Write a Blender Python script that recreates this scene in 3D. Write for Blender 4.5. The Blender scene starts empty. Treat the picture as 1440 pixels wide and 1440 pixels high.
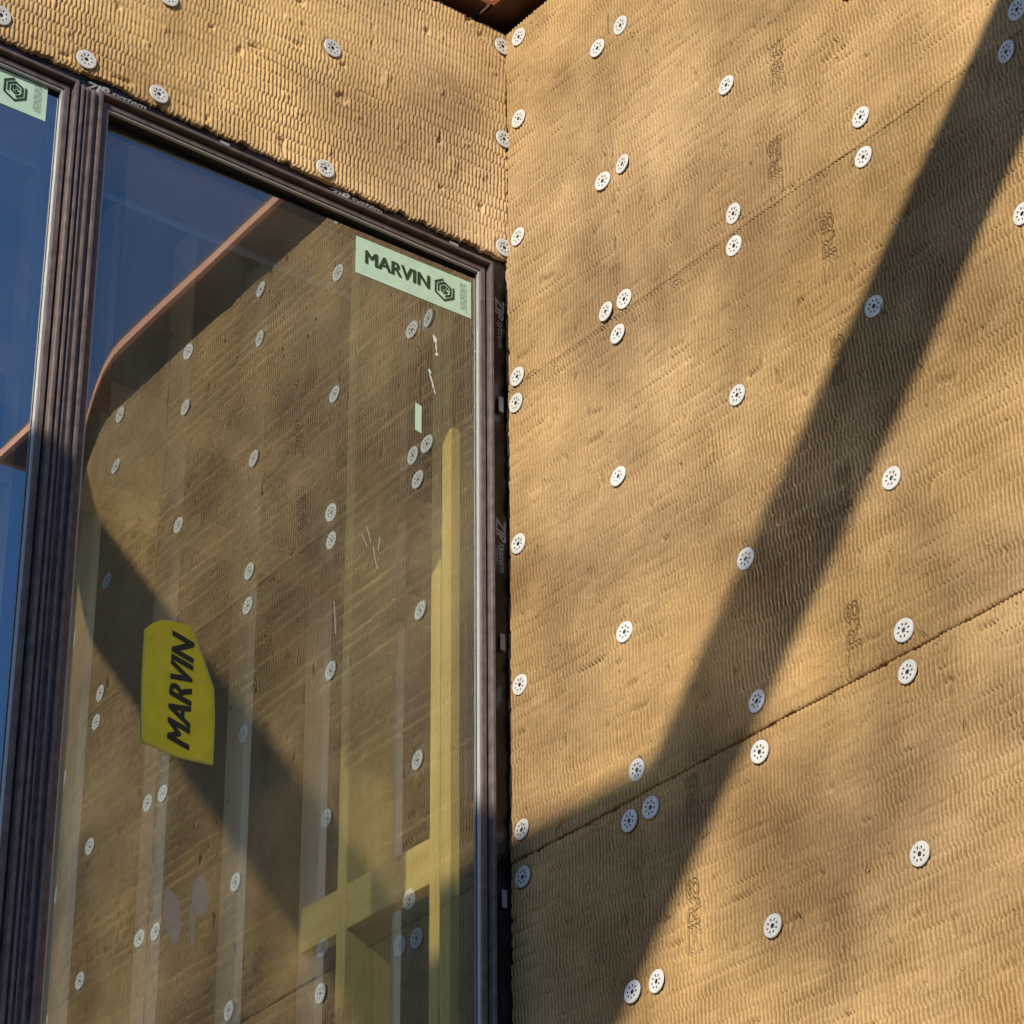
import bpy, bmesh, math, random
import numpy as np
from mathutils import Vector, Matrix

random.seed(7)
C = bpy.context.scene.collection
scene = bpy.context.scene

# ------------------------------------------------------------------ camera
YAW, PITCH, ROLL = math.radians(38.008), math.radians(30.448), math.radians(-0.4975)
CAM = Vector((-3.8074, -4.8772, -2.7486))
fwd = Vector((math.sin(YAW) * math.cos(PITCH), math.cos(YAW) * math.cos(PITCH), math.sin(PITCH)))
rgt = Vector((math.cos(YAW), -math.sin(YAW), 0))
upv = rgt.cross(fwd)
r2 = math.cos(ROLL) * rgt + math.sin(ROLL) * upv
u2 = -math.sin(ROLL) * rgt + math.cos(ROLL) * upv
cd = bpy.data.cameras.new('camera')
cam = bpy.data.objects.new('camera', cd)
C.objects.link(cam)
m = Matrix.Identity(4)
for i in range(3):
    m[i][0], m[i][1], m[i][2], m[i][3] = r2[i], u2[i], -fwd[i], CAM[i]
cam.matrix_world = m
cd.sensor_width = 36
cd.lens = 4329.9 / 1440 * 36
cd.clip_start, cd.clip_end = 0.1, 3000
scene.camera = cam

# ------------------------------------------------------------------ sky and sun
SUN = Vector((1, .50, -.457)).normalized()          # the way the light travels
w = bpy.data.worlds.new('World')
scene.world = w
w.use_nodes = True
nt = w.node_tree
sky = nt.nodes.new('ShaderNodeTexSky')
sky.sky_type = 'NISHITA'
sky.sun_disc = False
sky.ozone_density = 9.0
sky.dust_density = 0.3
sky.air_density = 1.0
sky.altitude = 300
sky.sun_elevation = math.asin(-SUN.z)
sky.sun_rotation = math.atan2(-SUN.x, -SUN.y)
nt.links.new(sky.outputs[0], nt.nodes['Background'].inputs[0])
nt.nodes['Background'].inputs[1].default_value = 0.115
sl = bpy.data.lights.new('sun', 'SUN')
sl.energy = 4.6
sl.angle = math.radians(0.53)
sl.color = (1, .90, .73)
so = bpy.data.objects.new('sun', sl)
so.rotation_euler = SUN.to_track_quat('-Z', 'Y').to_euler()
so.location = (-20, -8, 12)
C.objects.link(so)

scene.view_settings.view_transform = 'Standard'
scene.view_settings.look = 'None'
scene.view_settings.exposure = 0.10
scene.view_settings.gamma = 1.0
scene.cycles.blur_glossy = 0.2
scene.cycles.max_bounces = 7
scene.cycles.diffuse_bounces = 3
scene.cycles.transparent_max_bounces = 12
scene.cycles.sample_clamp_indirect = 40


# ------------------------------------------------------------------ helpers
def mesh_obj(name, verts, faces, mat, parent=None, smooth=False, mats=None, fm=None):
    me = bpy.data.meshes.new(name)
    me.from_pydata([tuple(v) for v in verts], [], faces)
    for mm in (mats or [mat]):
        me.materials.append(mm)
    if fm is not None:
        me.polygons.foreach_set('material_index', fm)
    if smooth:
        me.polygons.foreach_set('use_smooth', [True] * len(me.polygons))
    me.update()
    o = bpy.data.objects.new(name, me)
    C.objects.link(o)
    if parent:
        o.parent = parent
    return o


def tag(o, label=None, cat=None, group=None, kind=None):
    if label: o['label'] = label
    if cat: o['category'] = cat
    if group: o['group'] = group
    if kind: o['kind'] = kind
    return o


def empty(name, label, cat, group=None):
    o = bpy.data.objects.new(name, None)
    o.empty_display_size = .1
    C.objects.link(o)
    return tag(o, label, cat, group, 'thing')


BF = [(0, 3, 2, 1), (4, 5, 6, 7), (0, 1, 5, 4), (1, 2, 6, 5), (2, 3, 7, 6), (3, 0, 4, 7)]


def box(name, x0, x1, y0, y1, z0, z1, mat, parent=None, bevel=0.0):
    v = [(x0, y0, z0), (x1, y0, z0), (x1, y1, z0), (x0, y1, z0), (x0, y0, z1), (x1, y0, z1), (x1, y1, z1), (x0, y1, z1)]
    o = mesh_obj(name, v, BF, mat, parent)
    if bevel:
        b = o.modifiers.new('bevel', 'BEVEL')
        b.width = bevel
        b.segments = 2
    return o


def smooth01(x):
    x = np.clip(x, 0, 1)
    return x * x * (3 - 2 * x)


def hsh(ix, iy, seed):
    h = (ix.astype(np.int64) * 374761393 + iy.astype(np.int64) * 668265263 + seed * 1274126177) & 0xffffffff
    h = ((h ^ (h >> 13)) * 1274126177) & 0xffffffff
    h = ((h ^ (h >> 16)) * 2246822519) & 0xffffffff
    return ((h ^ (h >> 15)) & 0xffff) / 65535.0


def noise(x, y, seed=0):
    ix, iy = np.floor(x), np.floor(y)
    fx, fy = x - ix, y - iy
    fx, fy = fx * fx * (3 - 2 * fx), fy * fy * (3 - 2 * fy)
    a, b = hsh(ix, iy, seed), hsh(ix + 1, iy, seed)
    c, d = hsh(ix, iy + 1, seed), hsh(ix + 1, iy + 1, seed)
    return (a * (1 - fx) + b * fx) * (1 - fy) + (c * (1 - fx) + d * fx) * fy


# ------------------------------------------------------------------ materials
def mat_new(name):
    mt = bpy.data.materials.new(name)
    mt.use_nodes = True
    n = mt.node_tree
    return mt, n, n.nodes['Principled BSDF']


def simple(name, col, rough=.5, metal=0.0, spec=.5, bump=None, vary=None):
    mt, n, p = mat_new(name)
    p.inputs['Base Color'].default_value = (*col, 1)
    p.inputs['Roughness'].default_value = rough
    p.inputs['Metallic'].default_value = metal
    p.inputs['Specular IOR Level'].default_value = spec
    tc = n.nodes.new('ShaderNodeTexCoord')
    if vary:
        sc, amt = vary
        t = n.nodes.new('ShaderNodeTexNoise')
        t.inputs['Scale'].default_value = sc
        t.inputs['Detail'].default_value = 6
        n.links.new(tc.outputs['Object'], t.inputs['Vector'])
        r = n.nodes.new('ShaderNodeValToRGB')
        r.color_ramp.elements[0].position = .3
        r.color_ramp.elements[1].position = .7
        r.color_ramp.elements[0].color = (*[c * (1 - amt) for c in col], 1)
        r.color_ramp.elements[1].color = (*[min(1, c * (1 + amt)) for c in col], 1)
        n.links.new(t.outputs['Fac'], r.inputs['Fac'])
        n.links.new(r.outputs['Color'], p.inputs['Base Color'])
        mr = n.nodes.new('ShaderNodeMapRange')
        mr.inputs['To Min'].default_value = max(0.02, rough - .12)
        mr.inputs['To Max'].default_value = min(1, rough + .12)
        n.links.new(t.outputs['Fac'], mr.inputs['Value'])
        n.links.new(mr.outputs['Result'], p.inputs['Roughness'])
    if bump:
        sc, st, dist = bump
        t = n.nodes.new('ShaderNodeTexNoise')
        t.inputs['Scale'].default_value = sc
        t.inputs['Detail'].default_value = 4
        n.links.new(tc.outputs['Object'], t.inputs['Vector'])
        b = n.nodes.new('ShaderNodeBump')
        b.inputs['Strength'].default_value = st
        b.inputs['Distance'].default_value = dist
        n.links.new(t.outputs['Fac'], b.inputs['Height'])
        n.links.new(b.outputs['Normal'], p.inputs['Normal'])
    return mt


def wool(name='mineral_wool', tone=1.0):
    mt, n, p = mat_new(name)
    L = n.links.new
    tc = n.nodes.new('ShaderNodeTexCoord')

    def nz(scale, vec_scale=None, detail=5, rough=.6, dist=0.0):
        t = n.nodes.new('ShaderNodeTexNoise')
        t.inputs['Scale'].default_value = scale
        t.inputs['Detail'].default_value = detail
        t.inputs['Roughness'].default_value = rough
        t.inputs['Distortion'].default_value = dist
        if vec_scale:
            mp = n.nodes.new('ShaderNodeMapping')
            mp.inputs['Scale'].default_value = vec_scale
            L(tc.outputs['Object'], mp.inputs['Vector'])
            L(mp.outputs['Vector'], t.inputs['Vector'])
        else:
            L(tc.outputs['Object'], t.inputs['Vector'])
        return t

    def ramp(src, p0, c0, p1, c1):
        r = n.nodes.new('ShaderNodeValToRGB')
        r.color_ramp.elements[0].position = p0
        r.color_ramp.elements[1].position = p1
        r.color_ramp.elements[0].color = c0
        r.color_ramp.elements[1].color = c1
        L(src, r.inputs['Fac'])
        return r

    def mix(a, b, fac, mode='MIX'):
        x = n.nodes.new('ShaderNodeMix')
        x.data_type = 'RGBA'
        x.blend_type = mode
        if isinstance(fac, float):
            x.inputs[0].default_value = fac
        else:
            L(fac, x.inputs[0])
        L(a, x.inputs[6])
        if isinstance(b, tuple):
            x.inputs[7].default_value = b
        else:
            L(b, x.inputs[7])
        return x.outputs[2]
    big = ramp(nz(2.1, None, 3, .55, .3).outputs['Fac'], .36, (.37, .245, .122, 1), .66, (.66, .46, .232, 1))
    hue = ramp(nz(.85, None, 3, .5, .2).outputs['Fac'], .38, (1.0, 1.02, 1.13, 1), .62, (1.03, 1.0, .90, 1))
    streak = ramp(nz(1, (7, 7, 90), 5, .65).outputs['Fac'], .3, (.62, .58, .52, 1), .6, (1.08, 1.08, 1.08, 1))
    col = mix(big.outputs['Color'], hue.outputs['Color'], 1.0, 'MULTIPLY')
    col = mix(col, streak.outputs['Color'], .38, 'MULTIPLY')
    fine = ramp(nz(260, None, 2, .7).outputs['Fac'], .32, (.62, .60, .56, 1), .58, (1.1, 1.1, 1.1, 1))
    col = mix(col, fine.outputs['Color'], .4, 'MULTIPLY')
    speck = ramp(nz(75, None, 2, .5).outputs['Fac'], .70, (1, 1, 1, 1), .78, (.22, .16, .10, 1))
    col = mix(col, speck.outputs['Color'], .8, 'MULTIPLY')
    fib = ramp(nz(38, None, 3, .75, 2.2).outputs['Fac'], .485, (1, 1, 1, 1), .505, (.55, .5, .42, 1))
    col = mix(col, fib.outputs['Color'], .18, 'MULTIPLY')
    oi = n.nodes.new('ShaderNodeObjectInfo')
    tr = n.nodes.new('ShaderNodeMapRange')
    tr.inputs['To Min'].default_value = tone * .87
    tr.inputs['To Max'].default_value = tone * 1.10
    L(oi.outputs['Random'], tr.inputs['Value'])
    vm = n.nodes.new('ShaderNodeVectorMath')
    vm.operation = 'SCALE'
    L(col, vm.inputs[0])
    L(tr.outputs['Result'], vm.inputs['Scale'])
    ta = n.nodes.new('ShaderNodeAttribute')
    ta.attribute_name = 'rib_shade'
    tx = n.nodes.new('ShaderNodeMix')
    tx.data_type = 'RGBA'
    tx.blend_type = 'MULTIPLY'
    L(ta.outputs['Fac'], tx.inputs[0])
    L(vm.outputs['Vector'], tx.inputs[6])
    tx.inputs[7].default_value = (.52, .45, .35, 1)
    L(tx.outputs[2], p.inputs['Base Color'])
    p.inputs['Roughness'].default_value = .95
    p.inputs['Specular IOR Level'].default_value = .1
    b1 = n.nodes.new('ShaderNodeBump')
    b1.inputs['Strength'].default_value = .5
    b1.inputs['Distance'].default_value = .0018
    L(nz(230, None, 3, .75).outputs['Fac'], b1.inputs['Height'])
    b2 = n.nodes.new('ShaderNodeBump')
    b2.inputs['Strength'].default_value = .18
    b2.inputs['Distance'].default_value = .004
    L(nz(1, (38, 38, 120), 2, .6).outputs['Fac'], b2.inputs['Height'])
    L(b1.outputs['Normal'], b2.inputs['Normal'])
    L(b2.outputs['Normal'], p.inputs['Normal'])
    return mt


def lumber(name, c0, c1, axis):
    """pine or plywood with grain running along the axis (0, 1, 2)"""
    mt, n, p = mat_new(name)
    L = n.links.new
    tc = n.nodes.new('ShaderNodeTexCoord')
    mp = n.nodes.new('ShaderNodeMapping')
    s = [28, 28, 28]
    s[axis] = 1.6
    mp.inputs['Scale'].default_value = s
    L(tc.outputs['Object'], mp.inputs['Vector'])
    t = n.nodes.new('ShaderNodeTexNoise')
    t.inputs['Scale'].default_value = 1.6
    t.inputs['Detail'].default_value = 7
    t.inputs['Distortion'].default_value = .8
    L(mp.outputs['Vector'], t.inputs['Vector'])
    r = n.nodes.new('ShaderNodeValToRGB')
    r.color_ramp.elements[0].position = .3
    r.color_ramp.elements[1].position = .68
    r.color_ramp.elements[0].color = (*c0, 1)
    r.color_ramp.elements[1].color = (*c1, 1)
    L(t.outputs['Fac'], r.inputs['Fac'])
    kn = n.nodes.new('ShaderNodeTexVoronoi')
    kn.inputs['Scale'].default_value = 5.5
    L(tc.outputs['Object'], kn.inputs['Vector'])
    kr = n.nodes.new('ShaderNodeValToRGB')
    kr.color_ramp.elements[0].position = .05
    kr.color_ramp.elements[1].position = .10
    kr.color_ramp.elements[0].color = (.35, .22, .12, 1)
    kr.color_ramp.elements[1].color = (1, 1, 1, 1)
    L(kn.outputs['Distance'], kr.inputs['Fac'])
    mx = n.nodes.new('ShaderNodeMix')
    mx.data_type = 'RGBA'
    mx.blend_type = 'MULTIPLY'
    mx.inputs[0].default_value = .8
    L(r.outputs['Color'], mx.inputs[6])
    L(kr.outputs['Color'], mx.inputs[7])
    L(mx.outputs[2], p.inputs['Base Color'])
    p.inputs['Roughness'].default_value = .75
    b = n.nodes.new('ShaderNodeBump')
    b.inputs['Strength'].default_value = .3
    b.inputs['Distance'].default_value = .002
    L(t.outputs['Fac'], b.inputs['Height'])
    L(b.outputs['Normal'], p.inputs['Normal'])
    return mt


def glass(name, r0, r1, tint, seed, sun_bounce):
    """window pane: mirror layer over a clear, lightly tinted body, dusty and faintly wavy"""
    mt = bpy.data.materials.new(name)
    mt.use_nodes = True
    n = mt.node_tree
    n.nodes.remove(n.nodes['Principled BSDF'])
    L = n.links.new
    out = n.nodes['Material Output']
    gl = n.nodes.new('ShaderNodeBsdfGlossy')
    gl.inputs['Roughness'].default_value = .012
    gl.inputs['Color'].default_value = (.92, 1.0, .99, 1)
    tr = n.nodes.new('ShaderNodeBsdfTransparent')
    tr.inputs['Color'].default_value = (*tint, 1)
    lw = n.nodes.new('ShaderNodeLayerWeight')
    lw.inputs['Blend'].default_value = .5
    pw = n.nodes.new('ShaderNodeMath')
    pw.operation = 'POWER'
    pw.inputs[1].default_value = 2.0
    L(lw.outputs['Facing'], pw.inputs[0])
    ma = n.nodes.new('ShaderNodeMath')
    ma.operation = 'MULTIPLY_ADD'
    ma.inputs[1].default_value = r1
    ma.inputs[2].default_value = r0
    L(pw.outputs[0], ma.inputs[0])
    mx = n.nodes.new('ShaderNodeMixShader')
    L(ma.outputs[0], mx.inputs[0])
    L(tr.outputs[0], mx.inputs[1])
    L(gl.outputs[0], mx.inputs[2])
    # second, softer gloss at grazing angles, added to bounce sun onto the wall
    hz = n.nodes.new('ShaderNodeBsdfGlossy')
    hz.inputs['Roughness'].default_value = .125
    hz.inputs['Color'].default_value = (1, 1, 1, 1)
    hp = n.nodes.new('ShaderNodeMath')
    hp.operation = 'MULTIPLY_ADD'
    hp.inputs[1].default_value = sun_bounce
    hp.inputs[2].default_value = .008
    p4 = n.nodes.new('ShaderNodeMath')
    p4.operation = 'POWER'
    p4.inputs[1].default_value = 4.0
    L(lw.outputs['Facing'], p4.inputs[0])
    L(p4.outputs[0], hp.inputs[0])
    hm = n.nodes.new('ShaderNodeMixShader')
    L(hp.outputs[0], hm.inputs[0])
    L(mx.outputs[0], hm.inputs[1])
    L(hz.outputs[0], hm.inputs[2])
    mx = hm
    # a thin film of dust
    df = n.nodes.new('ShaderNodeBsdfDiffuse')
    df.inputs['Color'].default_value = (.75, .74, .68, 1)
    tc = n.nodes.new('ShaderNodeTexCoord')
    t = n.nodes.new('ShaderNodeTexNoise')
    t.inputs['Scale'].default_value = 3.0 + seed
    t.inputs['Detail'].default_value = 9
    t.inputs['Roughness'].default_value = .7
    L(tc.outputs['Object'], t.inputs['Vector'])
    mr = n.nodes.new('ShaderNodeMapRange')
    mr.inputs['From Min'].default_value = .3
    mr.inputs['From Max'].default_value = .8
    mr.inputs['To Min'].default_value = .010
    mr.inputs['To Max'].default_value = .045
    L(t.outputs['Fac'], mr.inputs['Value'])
    m2 = n.nodes.new('ShaderNodeMixShader')
    L(mr.outputs['Result'], m2.inputs[0])
    L(mx.outputs[0], m2.inputs[1])
    L(df.outputs[0], m2.inputs[2])
    L(m2.outputs[0], out.inputs['Surface'])
    # waviness of the sheet
    wv = n.nodes.new('ShaderNodeTexNoise')
    wv.inputs['Scale'].default_value = 2.2
    wv.inputs['Detail'].default_value = 1
    L(tc.outputs['Object'], wv.inputs['Vector'])
    b = n.nodes.new('ShaderNodeBump')
    b.inputs['Strength'].default_value = .12
    b.inputs['Distance'].default_value = .004
    L(wv.outputs['Fac'], b.inputs['Height'])
    L(b.outputs['Normal'], gl.inputs['Normal'])
    return mt


def film(name, col, alpha, rough=.5):
    mt, n, p = mat_new(name)
    p.inputs['Base Color'].default_value = (*col, 1)
    p.inputs['Roughness'].default_value = rough
    p.inputs['Alpha'].default_value = alpha
    return mt


M = {}
M['wool'] = wool()
M['wool_pale'] = wool('pale_mineral_wool', 1.45)  # same wool lifted in tone to brighten the wall the sun only grazes
M['washer'] = simple('white_plastic', (.66, .655, .63), .5, vary=(55, .10), bump=(220, .15, .001))
M['dark'] = simple('hole_shade', (.02, .02, .022), .6)  # near-black painted into the washer holes as their shade
M['screw'] = simple('screw_steel', (.16, .155, .15), .35, .8)
M['print'] = simple('print_ink', (.25, .17, .095), .9)
M['sheath'] = simple('green_sheathing', (.022, .045, .022), .6, vary=(9, .3))
M['bronze'] = simple('bronze_paint', (.135, .105, .098), .36, 0, .5, bump=(160, .12, .001), vary=(38, .32))
M['rebate'] = simple('gasket_and_gap_shade', (.010, .010, .011), .55)
M['bead'] = simple('glazing_bead', (.44, .43, .41), .30, .25)
M['tape'] = simple('black_tape', (.012, .012, .013), .32, bump=(34, .55, .006))
M['tapeprint'] = simple('tape_lettering', (.34, .34, .34), .5)
M['green'] = simple('green_label', (.50, .70, .54), .5, vary=(25, .06), bump=(38, .35, .003))
M['green_ink'] = simple('label_ink', (.030, .055, .025), .5)
M['yellow'] = simple('yellow_label', (.86, .74, .025), .45, vary=(18, .10), bump=(26, .5, .004))
M['yellow_edge'] = simple('yellow_label_edge', (.66, .63, .16), .5)
M['yellow_ink'] = simple('dark_ink', (.016, .028, .020), .5)
M['stud'] = lumber('pine_stud', (.76, .53, .16), (.90, .69, .26), 2)
M['block'] = lumber('pine_blocking', (.76, .53, .16), (.90, .69, .26), 1)
M['far_stud'] = lumber('pale_pine_stud', (.72, .68, .54), (.86, .82, .68), 2)  # pine lifted paler so the far studs show in weak light
M['plate'] = lumber('pine_plate', (.42, .29, .12), (.58, .43, .20), 0)
M['fascia'] = lumber('fascia_wood', (.74, .33, .21), (.88, .45, .31), 1)
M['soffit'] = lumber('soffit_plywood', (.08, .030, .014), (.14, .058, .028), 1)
M['osb'] = simple('oriented_strand_board', (.40, .30, .17), .8, vary=(40, .3))
M['deckdark'] = simple('roofing_felt', (.05, .05, .055), .8)
M['timber'] = lumber('shadow_canopy_timber', (.32, .21, .10), (.46, .32, .17), 0)
M['ground'] = simple('packed_earth', (.050, .050, .048), .95, bump=(9, .6, .05), vary=(1.5, .35))
M['slab'] = simple('plywood_subfloor', (.56, .47, .34), .8, vary=(3, .15))
M['glass_out'] = glass('window_glass', .33, .05, (.97, .985, .92), 0, 2.4)
M['glass_left'] = glass('window_glass_bright', .52, .05, (.90, .98, .95), 2, 6.2)  # mirror and soft gloss raised to brighten this pane and its bounced sun
M['glass_in'] = glass('window_glass_inner', .05, .08, (.97, .985, .93), 1, .05)
M['residue'] = film('adhesive_residue', (.90, .84, .70), .34)
M['spatter'] = simple('white_spatter', (.75, .74, .70), .6)
M['chalk'] = film('chalk_scratch', (.75, .72, .64), .35)

# ------------------------------------------------------------------ ground
GZ = -4.35
o = mesh_obj('ground', [(-900, -900, GZ), (900, -900, GZ), (900, 900, GZ), (-900, 900, GZ)], [(0, 1, 2, 3)], M['ground'])
tag(o, kind='structure')


# ------------------------------------------------------------------ where the washers sit: (distance from the corner, height)
RWASH = [(.052, 2.267), (.048, 2.008), (.04, 1.651), (.032, 1.247), (.028, 1.174), (.031, .788), (.031, .423), (.033, .066), (.034, -.046),
         (.45, 2.044), (.362, 2.03), (.441, 1.632), (.367, 1.626), (.432, 1.252), (.367, 1.252), (.407, 1.169), (.393, .796), (.399, .4),
         (.427, .059), (.466, -.042), (.397, -.047), (.466, -.426), (.39, -.424), (.812, 1.633), (.813, 1.273), (.809, 1.188), (.795, .805),
         (.795, .402), (.804, .068), (.806, -.047), (.816, -.424), (1.223, 1.288), (1.222, 1.183), (1.218, .805), (1.228, .389), (1.229, .047),
         (1.228, -.042), (1.222, -.418), (1.682, 1.278), (1.642, 1.195), (1.636, .796)]
# the rest of the grid, beyond the first set: 16 inch stud columns
RWASH += [(.81, 2.02), (1.215, 2.03), (1.22, 1.64), (1.63, 2.02), (1.635, 1.63), (2.04, 2.03), (2.045, 1.64), (2.04, 1.27), (.44, 2.205), (.81, 2.21), (1.22, 2.20), (1.63, 2.21), (2.04, 2.205), (2.45, 2.21), (2.45, 1.63), (2.45, 1.17), (2.45, .8), (2.45, .41),
          (1.72, .80), (1.636, .40), (1.72, .41), (1.64, .06), (1.72, .065), (2.05, 1.18), (2.045, .79), (2.05, .40), (2.05, .06), (1.63, -.045),
          (2.05, -.05), (1.63, -.43), (2.05, -.42), (.034, -.43)]
for c in (.034, .39, .466, .81, 1.225, 1.632, 2.05):
    RWASH += [(c, -.83), (c, -1.17)]
LWASH = [(1.2, 1.643), (1.008, 1.636), (.998, 1.925), (.536, 2.001), (.547, 1.634), (.014, 2.262), (.012, 1.967), (.014, 1.634), (1.42, 1.66), (1.43, 2.0),
         (1.0, 2.265), (.54, 2.262), (1.42, 2.262), (1.83, 1.65), (1.83, 2.01), (1.83, 2.26), (2.25, 1.65), (2.25, 2.01), (2.25, 2.26)]


# ------------------------------------------------------------------ mineral wool boards
def ribs(u, v, seed, amp, sharp):
    v2 = v + .010 * (noise(u * 3, v * 2, seed) - .5) + .007 * (noise(u * 16, v * 7, seed + 1) - .5)
    rowf = v2 / .0335
    row = np.floor(rowf)
    f = rowf - row
    z0 = row * 0
    ph0 = hsh(row, z0, seed + 2)
    slant = (hsh(row, z0, seed + 3) - .5) * .14
    patch = smooth01(noise(u * 3.1, v * 4.3, seed + 4) * 1.5 - .25)
    jit = .42 * (noise(u * 4, v * 3, seed + 5) - .5) + .20 * (noise(u * 70, row * 7.7, seed + 6) - .5)
    hook = (-.26 * smooth01((.16 - f) / .16) + .10 * smooth01((f - .88) / .12)) * (.4 + 1.2 * noise(u * 8, row * 5.1, seed + 14))
    ph = u / .0114 + ph0 + slant * f + jit + hook
    r = np.abs(np.sin(np.pi * ph)) ** sharp
    a = amp * (.55 + .65 * patch) * (.70 + .5 * noise(u * 17, v * 26, seed + 7))
    crease = np.exp(-(f / .070) ** 2) + np.exp(-((1 - f) / .050) ** 2)
    h = a * (r - .62)
    h -= crease * (.0034 if amp < .006 else .0036) * smooth01(noise(u * 9, row * 3.3, seed + 8) * 1.7 - .30) * np.minimum(1, amp / .0060)
    h += (noise(u * 190, v * 120, seed + 9) - .5) * .0010 + (noise(u * 3, v * 3, seed + 10) - .5) * .0035
    # fluff, pits and torn spots
    t = noise(u * 24, v * 30, seed + 11)
    h -= .006 * smooth01((t - .90) / .06)
    h += .003 * smooth01((.09 - t) / .06)
    # rib shade: one flank of each crimp is painted browner in place of shading
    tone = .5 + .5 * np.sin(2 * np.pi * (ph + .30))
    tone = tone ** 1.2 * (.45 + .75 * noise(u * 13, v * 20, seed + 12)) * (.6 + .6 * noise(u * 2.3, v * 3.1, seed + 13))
    return h, np.clip(tone, 0, 1)


def edge_n(t, k, seed):
    z = t * 0 + k
    return .5 * noise(t * 190, z, seed) + .7 * smooth01(noise(t * 31, z, seed + 3) * 3 - 1.9) - .25


def board(wall, side, u0, u1, z0, z1, seed, amp, du=.0017, dz=.0054, thick=.045, rag=(0, 0, 0, 0), hires=True):
    """side 'R': x = -h, y = -u ; side 'L': y = -h, x = -u.  rag = raggedness of (u0, u1, z0, z1) edges"""
    nu = max(2, int((u1 - u0) / du)) if hires else 2
    nz = max(2, int((z1 - z0) / dz)) if hires else 2
    uu, vv = np.meshgrid(np.linspace(0, 1, nu + 1), np.linspace(0, 1, nz + 1))
    U = u0 + uu * (u1 - u0)
    V = z0 + vv * (z1 - z0)
    eu = .0008
    U = U + (1 - uu) ** 30 * (rag[0] + eu) * edge_n(V, 3, seed) - uu ** 30 * (rag[1] + eu) * edge_n(V, 5, seed)
    V = V + (1 - vv) ** 30 * (rag[2] + eu) * edge_n(U, 7, seed) - vv ** 30 * (rag[3] + eu) * edge_n(U, 9, seed)
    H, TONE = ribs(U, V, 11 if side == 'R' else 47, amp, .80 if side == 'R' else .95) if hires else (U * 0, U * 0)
    e = np.minimum(np.minimum(U - u0, u1 - U), np.minimum(V - z0, z1 - V))
    if hires:
        for wu, wz in (RWASH if side == 'R' else LWASH):      # each washer presses a dimple into the wool
            if u0 - .06 < wu < u1 + .06 and z0 - .06 < wz < z1 + .06:
                d2 = (U - wu) ** 2 + (V - wz) ** 2
                wgt = np.exp(-(d2 / .029 ** 2) ** 3)
                H = H * (1 - wgt) - .0030 * wgt
        H = H - .0016 * np.exp(-np.maximum(e, 0) / .0025)
        H = H + (seed % 5 - 2) * .0010
    n = (nu + 1) * (nz + 1)
    front = np.stack([U.ravel(), H.ravel(), V.ravel()], 1)
    bl = []
    for k in range(nu + 1): bl.append(k)
    for k in range(1, nz + 1): bl.append(k * (nu + 1) + nu)
    for k in range(nu - 1, -1, -1): bl.append(nz * (nu + 1) + k)
    for k in range(nz - 1, 0, -1): bl.append(k * (nu + 1))
    back = front[bl].copy()
    back[:, 1] = -thick
    P = np.concatenate([front, back])
    if side == 'R':
        P = np.stack([-P[:, 1], -P[:, 0], P[:, 2]], 1)
    else:
        P = np.stack([-P[:, 0], -P[:, 1], P[:, 2]], 1)
    ii = (np.arange(nz)[:, None] * (nu + 1) + np.arange(nu)[None, :]).ravel()
    q = np.stack([ii, ii + 1, ii + nu + 2, ii + nu + 1], 1)
    nb = len(bl)
    bl = np.array(bl)
    nx = np.roll(np.arange(nb), -1)
    s = np.stack([bl, n + np.arange(nb), n + nx, bl[nx]], 1)
    q = np.concatenate([q, s])
    if side == 'L':
        q = q[:, ::-1]
    else:
        q = q[:, ::-1]
    me = bpy.data.meshes.new('insulation_board')
    me.vertices.add(len(P))
    me.vertices.foreach_set('co', P.astype(np.float32).ravel())
    me.loops.add(q.size)
    me.loops.foreach_set('vertex_index', q.astype(np.int32).ravel())
    me.polygons.add(len(q))
    me.polygons.foreach_set('loop_start', np.arange(len(q), dtype=np.int32) * 4)
    me.polygons.foreach_set('use_smooth', np.arange(len(q)) < nu * nz)
    me.materials.append(M['wool'] if side == 'R' else M['wool_pale'])
    me.update(calc_edges=True)
    at = me.attributes.new('rib_shade', 'FLOAT', 'POINT')
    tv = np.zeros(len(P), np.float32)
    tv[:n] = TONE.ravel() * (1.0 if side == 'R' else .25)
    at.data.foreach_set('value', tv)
    me.validate()
    ob = bpy.data.objects.new('insulation_board', me)
    C.objects.link(ob)
    ob.parent = wall
    return ob


RW = empty('insulated_wall', 'sunlit wall of tan mineral wool boards crossed by a diagonal shadow, meeting the window wall', 'wall')
LW = empty('insulated_wall', 'wall of ribbed tan mineral wool boards above and around the bronze windows', 'wall')
END = 2.64
TOP = 2.31
RB = {}
g = .0005
RB['a'] = board(RW, 'R', -.010, .403 - g, 1.2212, TOP, 1, .0094, rag=(.002, .002, .002, .010))
RB['b'] = board(RW, 'R', .403 + g, 1.745 - g, 1.2207, 2.245, 2, .0094, rag=(.002, .002, .002, .010))
board(RW, 'R', 1.745 + g, END, 1.2207, 2.245, 13, .0100, du=.0030, dz=.008, rag=(.002, .002, .002, .010))
RB['c'] = board(RW, 'R', -.010, 1.676 - g, .0007, 1.2197, 3, .0094, rag=(.004, .001, .0035, .002))
RB['d'] = board(RW, 'R', 1.676 + g, END, .0007, 1.2197, 4, .0100, du=.0030, dz=.008)
RB['e'] = board(RW, 'R', -.010, .431 - g, -1.216, -.0012, 5, .0094, rag=(.002, .001, .002, .006))
RB['f'] = board(RW, 'R', .431 + g, 1.76 - g, -1.216, -.0004, 6, .0094, rag=(.001, .001, .002, .003))
board(RW, 'R', 1.76 + g, END, -1.216, -.0004, 14, .0100, du=.0030, dz=.008, rag=(.001, .001, .002, .003))
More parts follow.
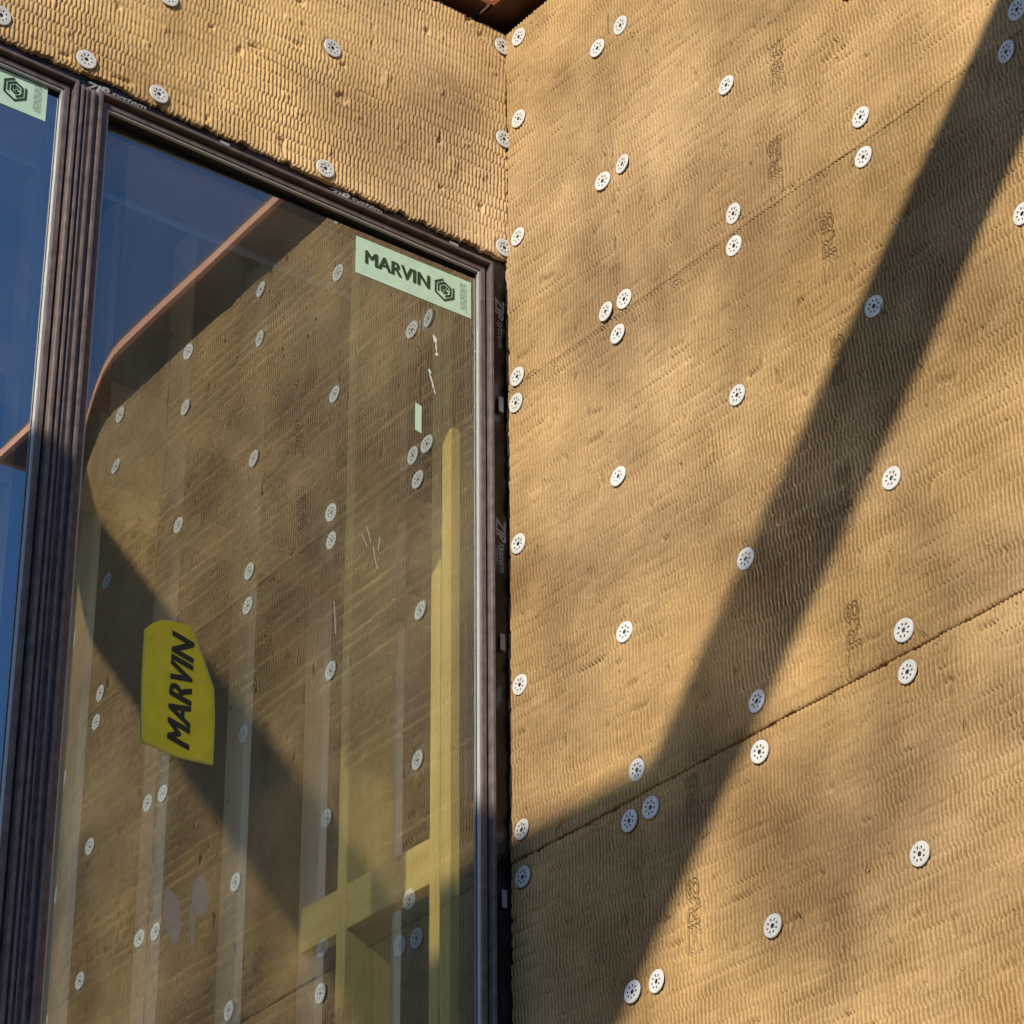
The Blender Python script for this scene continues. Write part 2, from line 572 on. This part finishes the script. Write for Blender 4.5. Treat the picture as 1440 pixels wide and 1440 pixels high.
for (a, b, z0, z1, s) in [(-.01, 1.2, -2.437, -1.2195, 7), (1.204, END, -2.437, -1.2195, 8), (-.01, .6, -3.656, -2.44, 9),
                          (.604, 1.82, -3.656, -2.44, 10), (1.824, END, -3.656, -2.44, 11), (-.01, END, -4.33, -3.66, 12)]:
    board(RW, 'R', a, b, z0, z1, s, .003, du=.012, dz=.02)
# left wall: one board over the windows, others around them
LB = board(LW, 'L', .001, 2.42, 1.604, TOP, 21, .0039, du=.0019, dz=.0045, rag=(.001, .002, .012, .012))
for (a, b, z0, z1, s) in [(2.424, 4.86, 1.222, TOP, 22), (2.424, 4.86, .003, 1.2185, 23), (2.424, 4.86, -1.216, -.002, 24),
                          (.001, 2.42, -2.2, -.86, 25), (2.424, 4.86, -2.437, -1.2195, 26), (.001, 2.42, -4.33, -2.205, 27), (2.424, 4.86, -4.33, -2.44, 28)]:
    board(LW, 'L', a, b, z0, z1, s, .003, du=.016, dz=.02)
# green sheathing behind the boards
box('sheathing', .048, .062, -END, .06, -4.34, 2.41, M['sheath'], RW)
box('sheathing', .062, 2.6, -END + .03, -END + .045, -4.34, 2.41, M['sheath'], RW)
box('sheathing', -4.86, .047, .050, .064, 1.575, 2.41, M['sheath'], LW)
box('sheathing', -4.86, -2.36, .050, .064, -4.34, 1.574, M['sheath'], LW)
box('sheathing', -2.359, .047, .050, .064, -4.34, -.85, M['sheath'], LW)


# ------------------------------------------------------------------ washers with screws
def washer_mesh():
    N = 24
    rad = [.0050, .0098, .0106, .0155, .0163, .0240, .0252]
    hgt = [.0012, .0016, .0022, .0024, .0025, .0024, .0006]
    v, fs, mi = [], [], []
    for r, h in zip(rad, hgt):
        for k in range(N):
            a = 2 * math.pi * k / N
            v.append((r * math.cos(a), r * math.sin(a), h))
    for i in range(len(rad) - 1):
        for k in range(N):
            k2 = (k + 1) % N
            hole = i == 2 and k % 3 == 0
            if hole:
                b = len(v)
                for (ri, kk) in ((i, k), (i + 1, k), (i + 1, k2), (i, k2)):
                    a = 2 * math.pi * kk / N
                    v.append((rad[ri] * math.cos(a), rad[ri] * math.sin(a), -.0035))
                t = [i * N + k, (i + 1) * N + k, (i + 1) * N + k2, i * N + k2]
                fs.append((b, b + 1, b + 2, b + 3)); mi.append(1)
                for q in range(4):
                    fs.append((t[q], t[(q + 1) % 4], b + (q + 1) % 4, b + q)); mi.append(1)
            else:
                fs.append((i * N + k, (i + 1) * N + k, (i + 1) * N + k2, i * N + k2)); mi.append(0)
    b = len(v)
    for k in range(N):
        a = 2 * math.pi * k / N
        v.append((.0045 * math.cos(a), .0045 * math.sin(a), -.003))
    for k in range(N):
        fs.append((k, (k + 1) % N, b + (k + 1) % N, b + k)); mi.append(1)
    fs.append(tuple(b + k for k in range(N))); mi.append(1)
    me = bpy.data.meshes.new('washer')
    me.from_pydata(v, [], fs)
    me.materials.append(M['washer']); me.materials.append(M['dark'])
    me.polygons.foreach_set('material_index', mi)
    me.update()
    # pan-head screw with a cross slot
    sv, sf, sm = [], [], []
    n2 = 10
    for r, h in ((.0036, -.003), (.0034, -.0004), (.0018, .0002)):
        for k in range(n2):
            a = 2 * math.pi * k / n2
            sv.append((r * math.cos(a), r * math.sin(a), h))
    for i in range(2):
        for k in range(n2):
            sf.append((i * n2 + k, i * n2 + (k + 1) % n2, (i + 1) * n2 + (k + 1) % n2, (i + 1) * n2 + k))
    sf.append(tuple(2 * n2 + k for k in range(n2)))
    s = bpy.data.meshes.new('screw')
    s.from_pydata(sv, [], sf)
    s.materials.append(M['screw'])
    s.update()
    return me, s


WM, SM = washer_mesh()


def washer(wall, side, u, z):
    ob = bpy.data.objects.new('washer', WM)
    C.objects.link(ob)
    ob.parent = wall
    rot = random.uniform(0, 6.28)
    tx, ty = random.gauss(0, .045), random.gauss(0, .045)
    if side == 'R':
        base = Matrix(((0, 0, -1), (-1, 0, 0), (0, 1, 0)))      # local z -> -x
        loc = (-.0016 + random.gauss(0, .0006), -u, z)
    else:
        base = Matrix(((1, 0, 0), (0, 0, -1), (0, 1, 0)))       # local z -> -y
        loc = (-u, -.0012, z)
    R = base @ Matrix.Rotation(tx, 3, 'X') @ Matrix.Rotation(ty, 3, 'Y') @ Matrix.Rotation(rot, 3, 'Z')
    ob.rotation_euler = R.to_euler()
    ob.location = loc
    s = bpy.data.objects.new('screw', SM)
    C.objects.link(s)
    s.parent = ob


for u, z in RWASH:
    washer(RW, 'R', u, z)
for u, z in LWASH:
    washer(LW, 'L', u, z)


# ------------------------------------------------------------------ loose fibres curling out of the boards
M['fibre'] = simple('loose_fibre', (.075, .048, .026), .9)


def strand(wall, u, z, ln, ang, bend, rad=.0011):
    vs, fs = [], []
    n = 7
    x, y, a = 0.0, 0.0, ang
    for i in range(n):
        r = rad * (1 - .75 * abs(2 * i / (n - 1) - 1) ** 2)
        out = -.004 - .006 * math.sin(math.pi * i / (n - 1))
        px, py = -math.sin(a) * r, math.cos(a) * r
        vs += [(out, -(u + x + px), z + y + py), (out - r * 1.4, -(u + x), z + y), (out, -(u + x - px), z + y - py)]
        if i:
            k = 3 * i
            for j in range(3):
                fs.append((k - 3 + j, k - 3 + (j + 1) % 3, k + (j + 1) % 3, k + j))
        x += math.cos(a) * ln / n
        y += math.sin(a) * ln / n
        a += bend / n
    mesh_obj('loose_fibre', vs, fs, M['fibre'], wall, True)


rs = random.Random(21)
for u, z, ln, ang, bend in [(1.245, .80, .045, -1.9, 1.6), (1.27, .02, .03, .2, -2.0), (1.30, -.005, .035, -.6, 1.8), (.452, .07, .03, 1.9, 1.0), (.83, 1.25, .03, .1, -1.6),
                            (.79, .44, .02, -.5, 1.5), (1.08, -.41, .03, .7, .8), (.60, 1.19, .05, .45, -1.2), (.15, .01, .05, .3, .9), (.25, -.012, .06, .1, -.8), (.07, 1.215, .05, .5, -.6), (1.36, -.22, .03, .9, 1.1)]:
    strand(RW, u, z, ln, ang, bend)
for k in range(26):
    strand(RW, rs.uniform(.08, 1.7), rs.uniform(-.75, 2.1), rs.uniform(.012, .034), rs.uniform(-1.2, 1.2), rs.uniform(-2.2, 2.2), rs.uniform(.0006, .0011))

# ------------------------------------------------------------------ lettering
def text_mesh(txt, bold=0.0, shear=0.0, outline=None, res=3):
    cu = bpy.data.curves.new('lettering', 'FONT')
    cu.body = txt
    cu.size = 1
    cu.offset = bold
    cu.shear = shear
    cu.resolution_u = res
    if outline:
        cu.fill_mode = 'NONE'
        cu.bevel_depth = outline
        cu.bevel_resolution = 0
    ob = bpy.data.objects.new('lettering', cu)
    C.objects.link(ob)
    dg = bpy.context.evaluated_depsgraph_get()
    me = bpy.data.meshes.new_from_object(ob.evaluated_get(dg))
    bpy.data.objects.remove(ob)
    bpy.data.curves.remove(cu)
    P = np.empty(len(me.vertices) * 3, np.float32)
    me.vertices.foreach_get('co', P)
    P = P.reshape(-1, 3)
    lo, hi = P.min(0), P.max(0)
    return me, (P[:, :2] - lo[:2]) / (hi[:2] - lo[:2]), P[:, 2]


def lettering(name, txt, fn, mat, parent, heavy=0.0, **kw):
    """fn maps normalised (s, t) arrays to world points; heavy thickens the strokes with shifted copies"""
    me, st, _ = text_mesh(txt, **kw)
    if heavy:
        nv = len(me.vertices)
        fs = [tuple(p.vertices) for p in me.polygons]
        bpy.data.meshes.remove(me)
        me = bpy.data.meshes.new('lettering')
        sts, ff, lift = [], [], []
        for k, (dx, dy) in enumerate(((-1, 0), (0, 0), (1, 0), (0, 2), (0, -2))):
            sts.append(st * (1 - 2 * heavy) + heavy + np.array([dx, dy]) * heavy * np.array([1, .8]))
            ff += [tuple(i + k * nv for i in f) for f in fs]
            lift += [k * .00006] * nv
        st = np.concatenate(sts)
        Q = fn(st[:, 0], st[:, 1])
        Q[:, 1] -= np.array(lift)
        me.from_pydata(Q.tolist(), [], ff)
    else:
        Q = fn(st[:, 0], st[:, 1])
        me.vertices.foreach_set('co', Q.astype(np.float32).ravel())
    me.materials.clear()
    me.materials.append(mat)
    me.update()
    o = bpy.data.objects.new(name, me)
    C.objects.link(o)
    o.parent = parent
    return o


# printed marks on the boards of the sunlit wall, read bottom to top
def board_print(bd, u, z0, z1, wd=.040):
    def fn(s, t, u=u, z0=z0, z1=z1):
        zz = z0 + (.36 + .64 * s) * (z1 - z0)
        return np.stack([np.full_like(s, -.0052), -(u + (.5 - t) * wd), zz], 1)
    lettering('stamped_print', 'R8', fn, M['print'], bd, outline=.0085, res=4)
    # the boxed flame mark under the letters
    h = (z1 - z0) * .30
    pts = [(0, 0), (1, 0), (1, 1), (0, 1), (0, 0), (.5, .85), (.55, .4), (1, .1)]
    vs, fs = [], []
    for (a, b) in zip(pts[:-1], pts[1:]):
        pa = Vector((-(u + (.5 - a[0]) * wd), z0 + a[1] * h))
        pb = Vector((-(u + (.5 - b[0]) * wd), z0 + b[1] * h))
        d = (pb - pa).normalized()
        nrm = Vector((-d.y, d.x)) * .0006
        k = len(vs)
        for q in (pa - nrm, pb - nrm, pb + nrm, pa + nrm):
            vs.append((-.0054, q.x, q.y))
        fs.append((k, k + 1, k + 2, k + 3))
    mesh_obj('stamped_print', vs, fs, M['print'], bd)


for bd, u, z0, z1 in [('b', .985, 1.515, 1.645), ('b', .956, 1.24, 1.39), ('c', 1.104, .936, 1.102), ('c', 1.106, .612, .79), ('c', 1.097, .322, .485),
                      ('c', 1.094, .012, .168), ('f', .599, -.125, -.02), ('f', .590, -.404, -.246)]:
    board_print(RB[bd], u, z0, z1)


# ------------------------------------------------------------------ windows
def ring(name, x0, x1, z0, z1, wd, yf, yb, mat, parent, bevel=.0015):
    v = []
    for y in (yf, yb):
        for d in (0, wd):
            v += [(x0 + d, y, z0 + d), (x1 - d, y, z0 + d), (x1 - d, y, z1 - d), (x0 + d, y, z1 - d)]
    f = []
    for k in range(4):
        j = (k + 1) % 4
        f.append((k, j, 4 + j, 4 + k))              # front
        f.append((8 + k, 12 + k, 12 + j, 8 + j))    # back
        f.append((k, 8 + k, 8 + j, j))              # outside
        f.append((4 + k, 4 + j, 12 + j, 12 + k))    # inside
    o = mesh_obj(name, v, f, mat, parent)
    if bevel:
        b = o.modifiers.new('bevel', 'BEVEL')
        b.width = bevel
        b.segments = 2
        b.limit_method = 'ANGLE'
    return o


ZB, ZT = -.83, 1.549


class Pane:
    def __init__(s, x0, x1, y0, tilt, edge, vt=0.0):
        s.x0, s.x1, s.y0, s.tilt, s.edge, s.vt = x0, x1, y0, tilt, edge, vt

    def y(s, x, z):
        x = np.asarray(x, float)
        z = np.asarray(z, float)
        d = s.x1 - x                                   # from the right edge
        e = np.maximum(0, .075 - (x - s.x0)) / .075      # edge roll near the left side
        return s.y0 + s.tilt * d + s.edge * .075 / 3 * e ** 3 + s.vt * (z - .4)

    def build(s, name, parent, mat, dy=0.0, dt=0.0):
        nx, nz = 60, 10
        X, Z = np.meshgrid(np.linspace(s.x0 - .004, s.x1 + .004, nx + 1), np.linspace(ZB + .05, ZT - .05, nz + 1))
        Y = s.y(X, Z) + dy + dt * (s.x1 - X)
        P = np.stack([X.ravel(), Y.ravel(), Z.ravel()], 1)
        i = (np.arange(nz)[:, None] * (nx + 1) + np.arange(nx)[None]).ravel()
        q = np.stack([i, i + 1, i + nx + 2, i + nx + 1], 1)
        return mesh_obj(name, P.tolist(), q.tolist(), mat, parent, smooth=True)


def window(x0, x1, label, pane, glazing):
    W = empty('window', label, 'window', 'bronze windows set side by side')
    ring('frame', x0, x1, ZB, ZT, .0085, -.034, .07, M['bronze'], W, .0015)
    ring('frame_rebate', x0 + .0085, x1 - .0085, ZB + .0085, ZT - .0085, .0065, .002, .07, M['rebate'], W, 0)  # black stands in for the shade inside this recess
    ring('sash', x0 + .0150, x1 - .0150, ZB + .0150, ZT - .0150, .0135, -.020, .065, M['bronze'], W, .0015)
    ring('glazing_bead', x0 + .0285, x1 - .0285, ZB + .0285, ZT - .0285, .0050, -.0165, .055, M['bead'], W, .001)
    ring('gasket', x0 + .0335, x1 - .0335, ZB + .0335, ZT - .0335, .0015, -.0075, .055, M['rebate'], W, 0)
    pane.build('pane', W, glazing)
    pane.build('pane', W, M['glass_in'], .018, .004)
    return W


XR = -.072
p1 = Pane(-1.139, -.1055, -.0065, .0225, .040)
p2 = Pane(-2.31, -1.2645, -.0065, .020, .03)
W1 = window(-1.1745, XR, 'tall bronze window beside the inner corner, with a torn yellow label on its glass', p1, M['glass_out'])
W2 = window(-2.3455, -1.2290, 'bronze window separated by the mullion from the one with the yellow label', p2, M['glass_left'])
# mullion between the two frames, with its ribs
box('mullion', -1.2287, -1.1748, -.024, .06, ZB, ZT - .003, M['bronze'], W1, .001)
for (xa, xb, yf) in ((-1.2215, -1.2150, -.033), (-1.2070, -1.2030, -.030), (-1.1935, -1.1875, -.034)):
    box('mullion_strip', xa, xb, yf, -.0243, ZB, ZT - .006, M['bronze'], W1, .001)


# flashing tape round the frame
def tape(x0, x1, z0, z1, nm='flashing_tape'):
    nx, nz = max(2, int((x1 - x0) / .008)), max(2, int((z1 - z0) / .008))
    X, Z = np.meshgrid(np.linspace(x0, x1, nx + 1), np.linspace(z0, z1, nz + 1))
    Y = .012 + .006 * (noise(X * 30, Z * 30, 5) - .5) + .004 * (noise(X * 9, Z * 9, 6) - .5)
    P = np.stack([X.ravel(), Y.ravel(), Z.ravel()], 1)
    i = (np.arange(nz)[:, None] * (nx + 1) + np.arange(nx)[None]).ravel()
    q = np.stack([i, i + 1, i + nx + 2, i + nx + 1], 1)
    return mesh_obj(nm, P.tolist(), q.tolist(), M['tape'], W1, smooth=True)


T1 = tape(-.080, .012, ZB - .05, 1.4995)
T2 = tape(-2.45, .012, 1.5985, 1.70)
T2b = tape(-2.45, .012, 1.500, 1.5980)


def tape_text(txt, x0, x1, z0, z1, vert, par, shear=.25, bold=.015):
    def fn(s, t):
        if vert:      # reads top to bottom
            x = x0 + t * (x1 - x0)
            z = z1 - s * (z1 - z0)
        else:
            x = x0 + s * (x1 - x0)
            z = z0 + t * (z1 - z0)
        y = .012 + .006 * (noise(x * 30, z * 30, 5) - .5) + .004 * (noise(x * 9, z * 9, 6) - .5) - .0008
        return np.stack([x, y, z], 1)
    lettering('tape_print', txt, fn, M['tapeprint'], par, heavy=bold, shear=shear)


for zt in (1.490, .870):
    tape_text('ZIP', -.034, -.008, zt - .066, zt, True, T1, .3, .03)
    tape_text('system', -.032, -.012, zt - .146, zt - .068, True, T1, .3, .005)
for xt in (-1.190, -.530, -1.85):
    tape_text('ZIP', xt, xt + .062, 1.576, 1.600, False, T2b, .3, .03)
    tape_text('system', xt + .066, xt + .158, 1.577, 1.597, False, T2b, .3, .005)


def tape_mark(x0, x1, z0, z1, par):
    v = [(x0, .006, z0), (x1, .006, z0), (x1, .006, z1), (x0, .006, z1)]
    mesh_obj('tape_print', v, [(0, 1, 2, 3)], M['tapeprint'], par)


for zz in (1.16, .52, -.11):
    tape_mark(-.028, -.014, zz, zz + .042, T1)
for xx in (-.835, -.175):
    tape_mark(xx, xx + .026, 1.583, 1.590, T2b)


# ------------------------------------------------------------------ labels and marks on the glass
def flat(name, pts, pane, mat, parent, off=.0012):
    v = [(x, float(pane.y(x, z)) - off, z) for x, z in pts]
    return mesh_obj(name, v, [tuple(range(len(pts)))], mat, parent)


def strip_poly(name, pts, wd, pane, mat, parent, off=.0012):
    vs, fs = [], []
    for (a, b) in zip(pts[:-1], pts[1:]):
        pa, pb = Vector(a), Vector(b)
        d = (pb - pa).normalized()
        nr = Vector((-d.y, d.x)) * wd * .5
        k = len(vs)
        for q in (pa - nr - d * wd * .3, pb - nr + d * wd * .3, pb + nr + d * wd * .3, pa + nr - d * wd * .3):
            vs.append((q.x, float(pane.y(q.x, q.y)) - off, q.y))
        fs.append((k, k + 1, k + 2, k + 3))
    return mesh_obj(name, vs, fs, mat, parent)


def marvin_label(W, pane, x0, x1, z0, z1):
    n = 14
    vs, fs = [], []
    for i in range(n + 1):
        x = x0 + (x1 - x0) * i / n
        for z in (z0, z1):
            vs.append((x, float(pane.y(x, z)) - .0012, z))
    for i in range(n):
        fs.append((2 * i, 2 * i + 2, 2 * i + 3, 2 * i + 1))
    lab = mesh_obj('glass_label', vs, fs, M['green'], W)
    wx, hz = x1 - x0, z1 - z0

    def fn(s, t):
        x = x0 + wx * (.078 + .560 * s)
        z = z0 + hz * (.345 + .36 * t)
        return np.stack([x, pane.y(x, z) - .0024, z], 1)
    lettering('lettering', 'MARVIN', fn, M['green_ink'], lab, heavy=.011)
    # rose-like mark of nested hexagons
    cx, cz = x0 + wx * .765, z0 + hz * .50
    for r, a0, a1, wd in ((.0300, 100, 385, .0052), (.0200, -80, 205, .0050), (.0105, 20, 330, .0042)):
        pts = []
        aa = sorted({a0, a1} | {k for k in range(-360, 720, 60) if a0 < k + 30 < a1} and [a0] + [k + 30 for k in range(-360, 720, 60) if a0 < k + 30 < a1] + [a1])
        for a in aa:
            ph = math.radians(((a - 30) % 60) - 30)
            rr = r * math.cos(math.radians(30)) / math.cos(ph) if True else r
            pts.append((cx + rr * math.cos(math.radians(a)), cz + rr * math.sin(math.radians(a))))
        strip_poly('emblem', pts, wd, pane, M['green_ink'], lab, .0024)
    strip_poly('emblem', [(cx + .004 * math.cos(t * .7), cz + .004 * math.sin(t * .7)) for t in range(10)], .0026, pane, M['green_ink'], lab, .0024)
    for k in range(5):
        xx = x0 + wx * (.905 + .012 * k)
        zz = z1 - hz * (.10 + .05 * random.random())
        while zz > z0 + hz * .15:
            ln = hz * random.uniform(.05, .16)
            strip_poly('small_print', [(xx, zz), (xx, max(zz - ln, z0 + hz * .1))], .0009, pane, M['green_ink'], lab, .0024)
            zz -= ln + hz * .035
    return lab


marvin_label(W1, p1, -.454, -.121, 1.378, 1.482)
marvin_label(W2, p2, -1.628, -1.292, 1.422, 1.526)
# torn yellow label
YP = [(-.931, .023), (-.85, .010), (-.761, .014 + .002), (-.7615, .12), (-.767, .191), (-.80, .262), (-.825, .316), (-.85, .3185), (-.881, .317), (-.90, .312), (-.921, .297), (-.939, .277), (-.938, .15)]
YP = [(a - .016, b - .003) for a, b in YP]
lab = flat('torn_label', YP, p1, M['yellow'], W1)
lab['label'] = 'yellow label torn at its upper right corner'


def fny(s, t):
    # reads bottom to top; the letters' tops point to the left
    z = .030 + s * (.293 - .030)
    x = -.834 - t * .054
    return np.stack([x, p1.y(x, z) - .0024, z], 1)


lettering('lettering', 'MARVIN', fny, M['yellow_ink'], lab, heavy=.011, shear=.28)
for ed in ([(-.7615, .02), (-.762, .12), (-.7675, .191), (-.80, .261), (-.8255, .3145)], [(-.9355, .277), (-.9345, .15), (-.9285, .026)], [(-.929, .0265), (-.85, .0135), (-.764, .019)]):
    strip_poly('label_edge', [(a - .016, b - .003) for a, b in ed], .0035, p1, M['yellow_edge'], lab, .0020)
lab2 = flat('glass_label', [(-.280, 1.008), (-.262, 1.004), (-.262, 1.078), (-.280, 1.082)], p1, M['green'], W1)


def blob(name, cx, cz, rx, rz, rot, mat, n=14, jag=.12):
    pts = []
    for k in range(n):
        a = 2 * math.pi * k / n
        r = 1 + random.uniform(-jag, jag)
        dx, dz = rx * r * math.cos(a), rz * r * math.sin(a)
        pts.append((cx + dx * math.cos(rot) - dz * math.sin(rot), cz + dx * math.sin(rot) + dz * math.cos(rot)))
    return flat(name, pts, p1, mat, W1, .0011)


for a in [(-.853, -.340, .020, .060, .15), (-.790, -.283, .020, .044, .05), (-.807, -.345, .006, .052, .08)]:
    blob('adhesive_residue', *a, M['residue'])
for a in [(-.226, 1.279, .0055, .009, .3), (-.222, 1.258, .0025, .012, .1), (-.220, 1.238, .004, .005, 0), (-.240, 1.183, .0035, .008, .4), (-.236, 1.165, .002, .014, .3), (-.231, 1.148, .0025, .008, .2), (-.226, 1.135, .0015, .008, .3)]:
    blob('caulk_spatter', *a, M['spatter'], 9, .3)
for pts in ([(-.409, .707), (-.402, .690), (-.397, .668)], [(-.39, .66), (-.384, .63), (-.378, .608)], [(-.49, .49), (-.486, .45), (-.484, .413)], [(-.372, .69), (-.377, .655)], [(-.42, .68), (-.406, .655)]):
    strip_poly('scratch', pts, .0030, p1, M['chalk'], W1)

# ------------------------------------------------------------------ roof edges over the two walls
RF = empty('flat_roof', 'thin flat roof edge with a reddish wood fascia on top of the sunlit wall', 'roof')
SZ = 2.350
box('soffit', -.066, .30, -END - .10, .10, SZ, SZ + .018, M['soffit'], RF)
box('fascia', -.084, -.0665, -END - .10, -.034, SZ - .003, SZ + .026, M['fascia'], RF, .002)
box('fascia', -.084, 2.7, -END - .118, -END - .1005, SZ - .003, SZ + .026, M['fascia'], RF, .002)
box('roof_deck', -.060, 2.7, -END - .09, .10, SZ + .0185, SZ + .075, M['deckdark'], RF)
RL = empty('shed_roof', 'roof rising behind the window wall, its edge just over the wool boards', 'roof')
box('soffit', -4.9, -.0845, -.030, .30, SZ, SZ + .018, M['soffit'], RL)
box('fascia', -4.9, -.0845, -.047, -.0305, SZ - .003, SZ + .026, M['fascia'], RL, .002)
for ya, yb in ((-.045, .5), (2.5, 5.9)):  # gap left in the deck to let skylight into the room
    za, zb = (SZ + .077 + (q + .045) * .62 for q in (ya, yb))
    v = [(-4.9, ya, za), (4.7, ya, za), (4.7, yb, zb), (-4.9, yb, zb)]
    v += [(a, b, c + .08) for a, b, c in v]
    mesh_obj('roof_deck', v, BF, M['osb'], RL)

# ------------------------------------------------------------------ inside of the house
tag(box('floor', -4.8, 4.6, .07, 5.7, -1.32, -1.25, M['slab']), kind='structure')
SW = empty('stud_wall', 'sunlit pine stud partition seen through the glass beside the corner', 'framing')
sx0, sx1 = .165, .305
for (ya, yb) in ((.497, .536), (.880, .919)):
    box('stud', sx0, sx1, ya, yb, -1.25, 2.35, M['stud'], SW, .002)
box('stud', .022, .075, .262, .300, -1.25, 2.35, M['stud'], SW, .002)
box('blocking', sx0 + .002, sx0 + .040, .5365, .8795, .182, .300, M['block'], SW, .002)
box('blocking', sx0 + .002, sx0 + .040, .9195, 1.08, .182, .300, M['block'], SW, .002)
BW = empty('stud_wall', 'dim row of pine studs along the far side of the room behind the glass', 'framing')
YB = 5.3
for k in range(-14, 6):
    x = 2.254 + k * .4064
    box('stud', x, x + .038, YB, YB + .14, -1.25, 5.69, M['far_stud'], BW)
box('plate', -4.6, 4.5, YB + .141, YB + .155, -1.25, 5.80, M['sheath'], BW)
box('plate', -4.6, 4.5, YB - .041, YB - .001, 4.55, 4.69, M['plate'], BW)
box('plate', -4.6, 4.5, YB - .041, YB - .001, 4.02, 4.16, M['plate'], BW)
SIDE = empty('side_wall', 'bare board wall closing the side of the room behind the windows', 'wall')
box('wall_panel', 4.51, 4.53, .07, 5.45, -1.25, 2.4, M['osb'], SIDE)
# ------------------------------------------------------------------ unseen roof and beam, added and shaped to throw the wall's shadow
CN = empty('shadow_canopy', 'unseen timber roof and beam added to throw the diagonal shadow on the sunlit wall', 'shadow_canopy')
BY, BZ = -3.128, 2.84
SK = .0845                                             # skewed so the beam's shadow keeps its slope on the wall


def skewed(name, x0, x1, y0, y1, z0, z1, mat, wide=None):
    v = []
    for z in (z0, z1):
        v += [(x0, y0 + SK * x0, z), (x1, y0 + SK * x1, z), (x1, y1 + (SK * x1 if wide is None else 0), z), (x0, y1 + (SK * x0 if wide is None else 0), z)]
    return mesh_obj(name, v, BF, mat, CN)


skewed('roof_deck', -10.4, -6.07, BY, 2.2, BZ - .10, BZ, M['deckdark'], True)
skewed('beam', -10.4, -1.15, BY + .002, BY + .145, BZ - .27, BZ - .012, M['timber'])
for px, py in ((-10.3, BY - .85), (-6.25, -1.0), (-1.29, BY - .10), (-10.3, 2.0)):
    box('post', px, px + .12, py, py + .12, GZ, BZ - .275, M['timber'], CN, .004)

# ------------------------------------------------------------------ an unseen tree far behind the camera, added to dapple the wall
TR = empty('dapple_tree', 'unseen thin-crowned tree added far from the house to dapple the sunlit wall', 'tree')
M['bark'] = simple('bark', (.10, .075, .055), .9, bump=(12, .8, .03), vary=(5, .3))
M['leaf'] = simple('leaf', (.06, .10, .025), .6, vary=(6, .3))


def tube(pts, rads, n=8):
    vs, fs = [], []
    for i, p in enumerate(pts):
        p = Vector(p)
        d = (Vector(pts[min(i + 1, len(pts) - 1)]) - Vector(pts[max(i - 1, 0)])).normalized()
        a = d.orthogonal().normalized()
        b = d.cross(a)
        for k in range(n):
            t = 2 * math.pi * k / n
            vs.append(tuple(p + rads[i] * (math.cos(t) * a + math.sin(t) * b)))
        if i:
            for k in range(n):
                fs.append(((i - 1) * n + k, (i - 1) * n + (k + 1) % n, i * n + (k + 1) % n, i * n + k))
    return vs, fs


rt = random.Random(5)
DIST = 30.0
base = Vector((0, -.9, .6)) - SUN * DIST
side = Vector((-SUN.y, SUN.x, 0)).normalized()
foot = Vector((base.x, base.y, GZ)) - side * 3.4
trunk = [foot + Vector((0, 0, -.3)), foot + Vector((.1, .05, 4)), foot + Vector((-.1, .2, 9)), foot + Vector((.1, .1, 13)), foot + Vector((.1, 0, 18))]
vs, fs = tube(trunk, [.34, .27, .20, .13, .04], 10)
mesh_obj('trunk', vs, fs, M['bark'], TR, True)
upn = side.cross(SUN).normalized()
if upn.z < 0: upn = -upn


def spot(t, z, dd=0.0):
    return Vector((0, -t, z)) - SUN * (DIST + dd)


clumps = [(spot(.70, .55, 1), .34, 34), (spot(1.02, -.10, -1), .34, 52), (spot(.92, -.42, 0), .32, 44), (spot(1.36, .42, 2), .34, 30)]
for k in range(60):
    a, r = rt.uniform(0, 6.28), rt.uniform(2.6, 5.0)
    c = base - side * 3.6 + side * r * math.cos(a) * .5 + upn * r * math.sin(a) * .8 + SUN * rt.uniform(-2, 2)
    if c.z > GZ + 6:
        clumps.append((c, rt.uniform(.4, .8), 60))
vs, fs = [], []
for c, r, n in clumps:
    for _ in range(int(n * .42)):
        while True:
            q = Vector((rt.uniform(-1, 1), rt.uniform(-1, 1), rt.uniform(-1, 1)))
            if q.length < 1: break
        p = c + q * r
        a = Vector((rt.gauss(0, 1), rt.gauss(0, 1), rt.gauss(0, 1))).normalized()
        b = a.orthogonal().normalized()
        k = len(vs)
        ln, wd = rt.uniform(.05, .09), rt.uniform(.025, .045)
        vs += [tuple(p - a * ln), tuple(p + b * wd), tuple(p + a * ln), tuple(p - b * wd)]
        fs.append((k, k + 1, k + 2, k + 3))
mesh_obj('crown', vs, fs, M['leaf'], TR)
for c, r, n in clumps[::2]:
    j = min(trunk, key=lambda q: abs(q.z - (c.z - 1.2)))
    mid = (j + c) / 2 + Vector((0, 0, -.2))
    v2_, f2_ = tube([j, mid, c], [.06, .035, .010], 6)
    mesh_obj('limb', v2_, f2_, M['bark'], TR, True)
